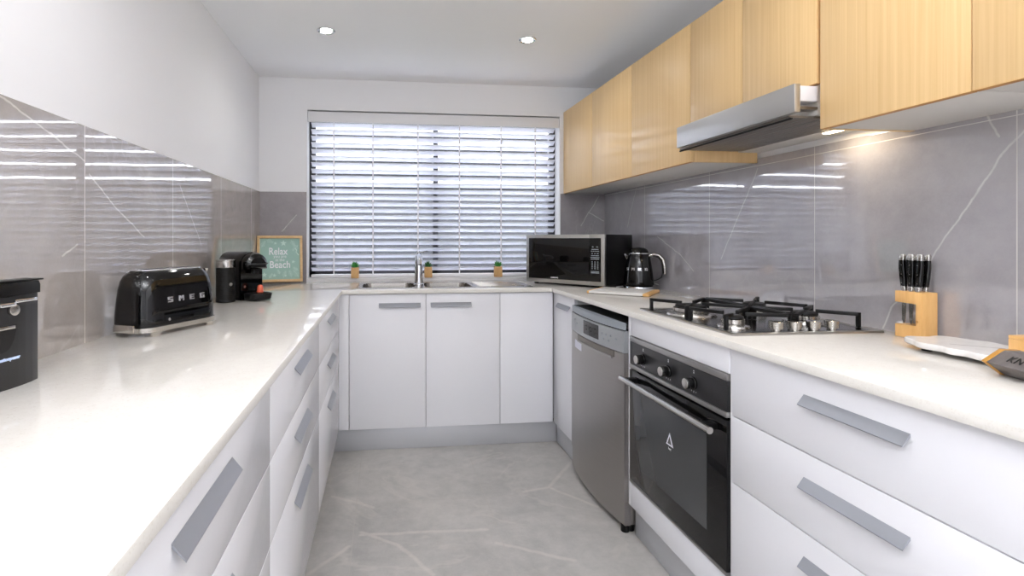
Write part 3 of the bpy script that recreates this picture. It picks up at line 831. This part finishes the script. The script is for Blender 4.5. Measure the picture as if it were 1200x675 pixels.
# ------------------------------------------------------------------ microwave
t = thing('microwave', 'black microwave with steel-framed door in the right corner', 'microwave', (1.285, 2.85, ZT), (0, 0, math.atan2(-.768, .641)))
Wm, Dm, z0, z1 = .55, .40, .013, .320
MB().box(-Wm + .002, -.002, .026, Dm, z0, z1, .004).build('body', M['black'], t, world=False)
fr = MB()
dx1 = -.098
fr.box(-Wm, dx1 - .0008, .004, .0255, z0, z1, .002)
d = fr.build('door', M['steel'], t, world=False)
MB().box(-Wm + .022, dx1 - .0008, .0015, .0055, z0 + .024, z1 - .022, .001).build('glass', M['bglass'], d, world=False)
text('SAMSUNG', .0115, (-.335, .0010, z0 + .034), (1, 0, 0), (0, 0, 1), M['whitel'], 'lettering', d, .0003, bold=.0003)
p = MB(); p.box(dx1, 0, .004, .0255, z0, z1, .002)
p = p.build('control_panel', M['steel'], t, world=False)
MB().box(dx1, -.022, .0015, .0055, z0 + .024, z1 - .022, .001).build('panel_glass', M['bglass'], p, world=False)
b = MB()
rows = [(.245, 2, .010), (.230, 1, .045), (.219, 5, .008), (.205, 3, .010), (.193, 2, .024), (.182, 2, .030), (.172, 3, .018), (.155, 3, .008), (.145, 3, .008), (.135, 3, .008), (.125, 3, .008), (.115, 3, .008), (.098, 2, .026), (.090, 2, .026)]
for z, n, wd in rows:
    for i in range(n):
        x = dx1 + .012 + (i + .5) * (.054 / n)
        b.box(x - wd / 2, x + wd / 2, .0009, .0013, z - .0024, z + .0024)
b.build('button_markings', M['dwtop'], p, world=False)
for x, y in ((-Wm + .05, .05), (-.05, .05), (-Wm + .05, Dm - .05), (-.05, Dm - .05)):
    MB().cyl((x, y, .0003), .014, .0125, 'z', 16).build('foot', M['black'], t, world=False)

# ------------------------------------------------------------------ kettle
hdv = Vector((.80, -.60))
t = thing('kettle', 'glossy black electric kettle with chrome handle beside the microwave', 'kettle', (1.472, 2.80, ZT), (0, 0, math.atan2(hdv.y, hdv.x)))
# local: +x handle side, -y lettering side
MB().lathe([(.084, .0004), (.086, .004), (.084, .018), (.076, .024)], seg=40).build('base', M['chrome'], t, world=False)
MB().lathe([(.076, .0245), (.083, .027), (.0835, .034), (.081, .06), (.076, .11), (.069, .155), (.062, .19), (.056, .206)], seg=48).build('body', M['gloss'], t, world=False)
MB().lathe([(.057, .2062), (.0585, .208), (.0575, .212), (.055, .213)], seg=40).build('rim', M['chrome'], t, world=False)
l = MB().lathe([(.0545, .2132), (.053, .222), (.046, .233), (.032, .241), (.012, .2445)], seg=40).build('lid', M['gloss'], t, world=False)
MB().lathe([(.0045, 0), (.006, .003), (.004, .006)], (-.02, -.052, .212), 14).build('lid_latch', M['chrome'], l, world=False)
MB().tube([(-.058, 0, .165), (-.068, 0, .185), (-.078, 0, .203)], [(.018, .006), (.017, .008), (.011, .006)], 14).build('spout', M['chrome'], t, world=False)
hb = MB()
hb.tube([(.058, 0, .196), (.085, 0, .205), (.112, 0, .199), (.131, 0, .178), (.139, 0, .145), (.142, 0, .11), (.142, 0, .092)], [(.011, .009)] + [(.0140, .0100)] * 5 + [(.012, .007)], 16)
hh_ = hb.build('handle', M['satin'], t, world=False)
MB().tube([(.064, 0, .19), (.088, 0, .1935), (.108, 0, .186), (.122, 0, .168), (.128, 0, .14), (.130, 0, .10), (.124, 0, .075), (.105, 0, .060), (.080, 0, .052)], [(.008, .004)] * 9, 12).build('handle_grip', M['panel'], hh_, world=False)
MB().tube([(.0835, 0, .038), (.1, 0, .034), (.108, 0, .034)], [(.006, .003)] * 3, 10).build('switch', M['chrome'], t, world=False)
def ring_letters(word, z, r, phis, size, parent, mat, sx=1.3):
    for ch, ph in zip(word, phis):
        c_ = Vector((r * math.cos(ph), r * math.sin(ph), z)); n_ = Vector((math.cos(ph), math.sin(ph), .12)).normalized()
        xd = Vector((-math.sin(ph), math.cos(ph), 0)); yd = n_.cross(xd)
        block_letter(ch, size, size * .85, frame_of(c_, xd, yd), parent, mat)
ring_letters('SMEG', .120, .0752, [-PI / 2 + k for k in (-.72, -.24, .24, .72)], .018, t, M['silverl'])

o = MB().tube([(1.388, 2.825, ZT + .0035), (1.372, 2.86, ZT + .0035), (1.385, 2.90, ZT + .0035), (1.43, 2.94, ZT + .0035), (1.50, 2.96, ZT + .0035)], .003, 8).build('power_cord', M['white'])
tag(o, 'short white power cord lying between the microwave and the kettle', 'cord')

# serving board in front of the kettle
ang = math.atan2(-.652, .758)
t = thing('serving_tray', 'flat white serving board with wooden ends in front of the kettle', 'tray', (1.315, 2.40, ZT), (0, 0, ang))
MB().box(-.303, -.030, 0, .27, .004, .016, .002).build('board', M['boardw'], t, world=False)
MB().box(-.0298, 0, .0, .27, .002, .0165, .004).build('wooden_end', M['pine'], t, world=False)
MB().box(-.315, -.3032, .0, .27, .002, .0165, .004).build('wooden_end', M['pine'], t, world=False)
for x in (-.29, -.04):
    for y in (.03, .24):
        MB().cyl((x, y, .0002), .008, .0036, 'z', 10).build('foot', M['black'], t, world=False)

# ------------------------------------------------------------------ toaster
t = thing('toaster', 'glossy black toaster with chrome base against the left wall tiles', 'toaster', (-.706, 1.739, ZT), (0, 0, math.atan2(.905, .426)))
hx, hy = .157, .0775
MB().loft([(.012, hx - .006, hy - .006, .05), (.014, hx, hy, .055), (.028, hx, hy, .055), (.030, hx - .003, hy - .003, .053)], 8).build('base', M['satin'], t, world=False)
secs = [(.0302, hx - .002, hy - .002, .055)]
for z, s in ((.06, .0025), (.10, .005), (.14, .009), (.165, .0135), (.180, .0195), (.190, .027), (.196, .036)):
    secs.append((z, hx - s, hy - s, max(.02, .055 - s * .3)))
bd_ = MB().loft(secs, 8).build('body', M['gloss'], t, world=False)
MB().loft([(.1962, hx - .036, hy - .036, .035), (.1985, hx - .037, hy - .037, .035), (.1995, hx - .042, hy - .042, .03)], 8).build('top_plate', M['chrome'], t, world=False)
MB().box(-hx - .0015, -hx + .01, -.04, .04, .0135, .038, .004).build('end_plate', M['satin'], t, world=False)
MB().box(-.09, .09, -.014, .014, .1996, .2003, .0).build('slot', M['darkhole'], t, world=False)
for sx in (-1, 1):
    for sy in (-1, 1):
        MB().loft([(.0003, .014, .008, .004, sx * (hx - .050), sy * (hy - .0085)), (.009, .016, .0085, .004, sx * (hx - .050), sy * (hy - .0085)), (.0135, .024, .009, .004, sx * (hx - .050), sy * (hy - .0085))], 5).build('foot', M['satin'], t, world=False)
# lettering on the long front
for ch, x in zip('SMEG', (-.055, -.0125, .03, .0725)):
    block_letter(ch, .020, .0165, frame_of((x, -hy + .0052, .106), (1, 0, 0), (0, .09, 1)), t, M['silverl'])
text('e', .017, (-.062, -hy + .0012, .047), (1, 0, 0), (0, .06, 1), M['silverl'], 'emblem', t, .0008, bold=.0006)
# end controls at the far end
MB().box(hx - .012, hx + .0005, -.006, .006, .07, .15, .002).build('lever_slot', M['darkhole'], t, world=False)
MB().tube([(hx - .006, 0, .145), (hx + .016, 0, .147)], .008, 14).build('lever', M['black'], t, world=False)
MB().cyl((hx - .004, 0, .047), .016, .012, 'x', 24, bev=.002).build('dial', M['satin'], t, world=False)
MB().cyl((hx - .02, -.02, .186), .006, .012, 'x', 14).build('button', M['satin'], t, world=False)

# ------------------------------------------------------------------ milk frother
t = thing('milk_frother', 'black cylindrical milk frother with steel lid behind the toaster', 'frother', (-.737, 2.45, ZT))
b = MB(); pr = [(.040, .0004), (.043, .003)]
for i in range(22):
    z = .012 + i * .0065
    pr += [(.0425, z), (.0412, z + .0022), (.0425, z + .0044)]
pr += [(.042, .158), (.040, .160)]
b.lathe(pr, seg=40).build('body', M['black'], t, world=False)
MB().lathe([(.0405, .1602), (.042, .162), (.0425, .170), (.0415, .190), (.0435, .192), (.0435, .196), (.040, .198)], seg=40).build('lid', M['satin'], t, world=False)
MB().cyl((.030, -.031, .085), .008, .006, (.69, -.72, 0), 16).build('button', M['satin'], t, world=False)

# ------------------------------------------------------------------ coffee machine
t = thing('coffee_machine', 'compact black capsule coffee machine beside the milk frother', 'coffee machine', (-.683, 2.575, ZT), (0, 0, math.atan2(.717, .695)))
def arch(w, zb, zt, n=10):
    r = w; pts = [(-w, zb), (w, zb)]
    for i in range(n + 1):
        a = PI * i / n; pts.append((w * math.cos(a), zt - r * .85 + r * .85 * math.sin(a)))
    return pts
def archring(w, zb, zt, y): return [(x, y, z) for x, z in arch(w, zb, zt)]
MB().rings([archring(.056, .0004, .222, .145), archring(.060, .0004, .230, .138), archring(.060, .0004, .232, .0), archring(.060, .0004, .232, -.052), archring(.057, .0004, .229, -.060)]).build('body', M['gloss'], t, world=False)
hd_ = MB().rings([archring(.056, .150, .226, -.0605), archring(.057, .148, .229, -.085), archring(.054, .150, .222, -.105), archring(.042, .158, .205, -.117)]).build('head', M['gloss'], t, world=False)
MB().rings([[(x, y, z) for x, y in rrect(.016, .014, .008, 4, 0, -.085)] for z in (.128, .1475)]).build('spout', M['black'], hd_, world=False)
b = MB(); pts = []
for i in range(9):
    a = -PI * .5 + PI * i / 8
    pts.append((.060 * math.sin(a), -.100 - .035 * math.cos(a)))
poly = pts + [(x * .86, y + .010) for x, y in reversed(pts)]
b.prism(poly, .172, .178, 'z').build('lever', M['panel'], t, world=False)
b = MB().loft([(.004, .052, .045, .03, 0, -.108), (.010, .056, .05, .035, 0, -.112), (.032, .058, .052, .035, 0, -.114), (.036, .056, .050, .033, 0, -.114)], 7)
tr_ = b.build('drip_tray', M['black'], t, world=False)
b = MB()
for i in range(6): b.box(-.035 + i * .014 - .002, -.035 + i * .014 + .002, -.155, -.075, .0362, .0375)
b.build('drip_grid', M['panel'], tr_, world=False)
MB().cyl((-.038, -.0605, .065), .006, -.003, 'y', 14).build('button', M['satin'], t, world=False)
o = MB().lathe([(.0115, 0), (.015, .002), (.0155, .004), (.0125, .030), (.009, .036), (.004, .038)], (0, 0, 0), 24)
bmesh.ops.transform(o.bm, matrix=TM[t.name] @ Matrix.Translation((.004, -.125, .0378)), verts=o.bm.verts)
tag(o.build('coffee_capsule', M['orange']), 'small coral orange capsule standing on the coffee machine drip tray', 'capsule')

# ------------------------------------------------------------------ can opener at the near left
t = thing('can_opener', 'tall black electric can opener at the left edge of the worktop', 'can opener', (-.79, 1.09, ZT), (0, 0, math.atan2(.98, .19)))
# local: x along the front (towards the window), -y front
# front right corner local (.0666?, ...) : x=+.075, y=-.052
def front(x0, x1, n=8):
    return [(x0 + (x1 - x0) * i / n, -.050 - .010 * (1 - ((x0 + (x1 - x0) * i / n) / .075) ** 2)) for i in range(n + 1)]
poly = front(-.075, .075) + [(.070, .040), (-.070, .040)]
MB().prism(poly, .0004, .182, 'z', .002).build('body', M['panel'], t, world=False)
poly2 = [(x, y - .004) for x, y in front(-.076, .076)] + [(.071, .042), (-.071, .042)]
MB().rings([[(x, y, .183) for x, y in poly2], [(x, y, .2) for x, y in poly2], [(x * .97, y * .97, .208) for x, y in poly2]]).build('head', M['black'], t, world=False)
MB().box(-.095, .080, -.058, -.012, .209, .2125, .001).build('lever', M['black'], t, world=False)
c_ = MB(); c_.box(.008, .058, -.0655, -.0600, .168, .175, .002); c_.box(-.03, .004, -.072, -.0605, .163, .171, .002)
c_ = c_.build('cutter', M['chrome'], t, world=False)
MB().cyl((.004, -.0605, .155), .011, -.008, 'y', 20, bev=.001).build('drive_wheel', M['satin'], t, world=False)
sc_ = []
b = MB()
pl = [(-.075, .126), (.014, .126)] + [(.014 - .028 * (1 - math.cos(PI / 2 * i / 6)), .126 - .052 * math.sin(PI / 2 * i / 6)) for i in range(1, 7)] + [(-.075, .074)]
b.prism([(x, z) for x, z in pl], -.0607, -.0601, 'y')
rc = b.build('magnet_recess', M['darkhole'], t, world=False)
MB().box(-.06, .010, -.0635, -.0608, .118, .1245, .001).build('magnet', M['satin'], rc, world=False)
text('autoopener', .0095, (.0, -.0606, .060), (1, .0, 0), (0, 0, 1), M['blue'], 'lettering', t, .0006, bold=.0004, sx=.98)

# ------------------------------------------------------------------ knife block and knives
t = thing('knife_block', 'C-shaped pine knife block on the right worktop near the tiles', 'knife block', (1.569, 1.335, ZT))
bx0_, bx1_, by0, by1, bz = 1.544, 1.594, 1.295, 1.374, 1.072
b = MB()
b.prism([(by0, ZT + .0004), (by1, ZT + .0004), (by1, ZT + .038), (by0 + .017, ZT + .038), (by0 + .017, bz - .034), (by1, bz - .034), (by1, bz), (by0, bz)], bx0_, bx1_, 'x', .0012)
b.build('body', M['pine'], t)
b = MB()
b.cyl((bx0_ + .0003, by0 + .015, ZT + .052), .004, -.0008, 'x', 12)
b.build('knot', M['woodedge'], t)
k = 0
desc = ['front row far end', 'front row middle', 'front row near end', 'back row far end', 'back row middle', 'back row near end']
kn_lab = ['black-handled steak knife in the pine block, aisle row, farthest from the camera',
          'black-handled steak knife in the pine block, middle of the aisle row',
          'black-handled steak knife in the pine block, aisle row, nearest the camera',
          'black-handled steak knife in the pine block, wall row, farthest from the camera',
          'black-handled steak knife in the pine block, middle of the wall row',
          'black-handled steak knife in the pine block, wall row, nearest the camera']
for row, x in enumerate((1.557, 1.581)):
    for j, y in enumerate((1.358, 1.337, 1.318)):
        kn = thing('steak_knife', kn_lab[row * 3 + j], 'knife', (x, y, bz), (0, 0, 0), 'steak knives in the pine block')
        lean = .006 * (1 - j)
        z0 = bz + .0005
        MB().loft([(z0, .0055, .006, .003, x, y), (z0 + .012, .0055, .0065, .003, x, y + lean * .05), (z0 + .014, .005, .006, .003, x, y + lean * .1)], 3).build('bolster', M['satin'], kn)
        hb = MB().loft([(z0 + .0142, .0055, .0068, .003, x, y + lean * .1), (z0 + .04, .0062, .0082, .004, x, y + lean * .5), (z0 + .07, .0062, .0084, .004, x, y + lean * .9), (z0 + .092, .0056, .0072, .003, x, y + lean)], 4).build('handle', M['gloss'], kn)
        MB().loft([(z0 + .0922, .0056, .0072, .003, x, y + lean), (z0 + .104, .006, .0072, .003, x, y + lean - .001), (z0 + .110, .004, .0045, .002, x, y + lean - .003)], 3).build('butt_cap', M['satin'], kn)
        rv = MB()
        for zz in (.024, .050, .078): rv.cyl((x - .0058, y + lean * .5, z0 + zz), .0013, -.0007, 'x', 8)
        rv.build('rivet', M['satin'], hb)
        # blade, seen through the open side of the block
        MB().prism([(y - .006, bz - .0345), (y + .006, bz - .0345), (y + .0055, ZT + .052), (y + .001, ZT + .0395), (y - .004, ZT + .047)], x - .0008, x + .0008, 'x').build('blade', M['satin'], kn)

# ------------------------------------------------------------------ scalloped marble board
t = thing('serving_board', 'white marble serving board with wavy edge beside the knife block', 'board', (1.465, 1.08, ZT))
pts = []
N = 96
for i in range(N):
    a = 2 * PI * i / N
    # superellipse outline with shallow waves
    ca, sa = math.cos(a), math.sin(a)
    n_ = 3.2
    rr = (abs(ca / .092) ** n_ + abs(sa / .155) ** n_) ** (-1 / n_)
    rr *= 1 + .05 * math.cos(10 * a + .6)
    pts.append((1.468 + rr * ca, 1.082 + rr * sa))
zb = ZT + .012
b = MB()
c0 = Vector((1.468, 1.082))
def scl(p, k): return (c0.x + (p[0] - c0.x) * k, c0.y + (p[1] - c0.y) * k)
b.rings([[(*scl(p, .975), zb) for p in pts], [(*p, zb + .003) for p in pts], [(*p, zb + .013) for p in pts], [(*scl(p, .98), zb + .0155) for p in pts]])
b.build('slab', M['marble'], t)
for x, y in ((1.42, 1.18), (1.52, 1.18), (1.42, .98), (1.52, .98)):
    MB().cyl((x, y, ZT + .0003), .011, .0115, 'z', 16).build('foot', M['black'], t)

# pine box standing on the marble board
t = thing('pine_box', 'plain pine wooden box at the right edge standing on the marble board', 'box', (1.5, .99, ZT + .0278))
b = MB(); zb2 = ZT + .0278
x0, x1, y0, y1, z1 = 1.452, 1.545, .955, 1.028, 1.004
b.box(x0, x1, y0, y1, zb2, z1 - .008, .0012)
b.build('body', M['pine'], t)
MB().box(x0, x1, y0, y1, z1 - .0078, z1, .0012).build('lid', M['pine'], t)

# dark hexagonal timber box in front
axd = Vector((-.278, -.96, 0)).normalized()
rotz = math.atan2(axd.y, axd.x)
t = thing('hexagonal_box', 'grey stained hexagonal timber box with honey wood ends at the right edge', 'box', (1.342, .955, ZT), (0, 0, rotz))
# local x runs along the box, local y: towards the wall is +  (rotated)
hexs = [(-.046, .029), (-.012, .0005), (.018, .0005), (.046, .029), (.018, .056), (-.012, .056)]
side = 1
def hexp(k=1.0): return [(y * k, .028 + (z - .028) * k) for y, z in hexs]
MB().prism(hexp(.97), .012, .236, 'x', .0008).build('body', M['greytimber'], t, world=False)
text('KN', .024, (.062, -.0305, .0428), (1, 0, 0), (0, .8, .62), M['grey_dark'], 'lettering', t, .0004, align='CENTER')
MB().prism(hexp(1.0), 0, .0118, 'x', .0008).build('wooden_end', M['gold'], t, world=False)
MB().prism(hexp(1.0), .2362, .248, 'x', .0008).build('wooden_end', M['gold'], t, world=False)

# ------------------------------------------------------------------ downlights
def downlight(x, y, label, r=.048):
    t = thing('ceiling_light', label, 'light', (x, y, ZC), (0, 0, 0), 'recessed ceiling downlights')
    MB().lathe([(r, ZC - .0005), (r, ZC - .004), (r * .88, ZC - .006), (r * .72, ZC - .003), (r * .72, ZC - .0008)], (x, y, 0), 32).build('bezel', M['chrome'], t)
    MB().lathe([(r * .6, ZC - .0035), (r * .6, ZC - .006), (r * .3, ZC - .0075)], (x, y, 0), 24).build('lamp', M['lamp'], t)
    return t
downlight(-.309, 2.73, 'round recessed chrome downlight in the ceiling above the left worktop end')
downlight(.787, 2.73, 'round recessed chrome downlight in the ceiling nearer the oak cabinets')

def lamp(name, kind, loc, energy, color=(1, 1, 1), rot=(0, 0, 0), **kw):
    d = bpy.data.lights.new(name, kind); d.energy = energy; d.color = color
    for k, v in kw.items(): setattr(d, k, v)
    o = bpy.data.objects.new(name, d); col.objects.link(o); o.location = loc; o.rotation_euler = rot
    return o
for i, (x, y) in enumerate([(-.309, 2.73), (.787, 2.73), (-.309, 1.2), (.787, 1.2), (-.309, -.3), (.787, -.3), (.25, -1.8)]):
    lamp('downlight_bulb', 'SPOT', (x, y, ZC - .012), 12, (1, .98, .96), spot_size=math.radians(165), spot_blend=1.0, shadow_soft_size=.035)
# hood strip lamp
lamp('hood_bulb', 'AREA', (1.528, 1.525, 1.592), .55, (1, .85, .62), shape='RECTANGLE', size=.03, size_y=.14)
# added fill light bounced off the ceiling behind the camera, and the sun outside
lamp('bounce_fill', 'AREA', (.2, -.6, 1.6), 80, (.965, .98, 1.0), (math.radians(180), 0, 0), shape='RECTANGLE', size=.5, size_y=.5)
lamp('sun', 'SUN', (0, -8, 8), 9, (1, .98, .95), (math.radians(35), math.radians(12), 0), angle=.02)

# sky
w = bpy.data.worlds.new('World'); sc.world = w; w.use_nodes = True
nt = w.node_tree; bg = nt.nodes['Background']
bg.inputs['Color'].default_value = (.90, .94, 1.0, 1); bg.inputs['Strength'].default_value = 10.0

# ------------------------------------------------------------------ camera
cam = bpy.data.cameras.new('camera'); co = bpy.data.objects.new('camera', cam); col.objects.link(co)
co.location = (0, 0, 1.23); co.rotation_euler = (math.radians(90), 0, -.1118)
cam.sensor_width = 36; cam.lens = 591.8 / 1200 * 36
cam.shift_x = (600 - 517.3) / 1200; cam.shift_y = -(337.5 - 279.4) / 1200
cam.clip_start = .02
bpy.context.scene.camera = co
S = bpy.context.scene
S.view_settings.view_transform = 'Standard'; S.view_settings.look = 'None'
S.view_settings.gamma = 1; S.view_settings.use_curve_mapping = False; S.view_settings.exposure = 0.08
S.cycles.use_denoising = True
S.cycles.max_bounces = 10; S.cycles.diffuse_bounces = 6; S.cycles.glossy_bounces = 5
S.cycles.sample_clamp_indirect = 8
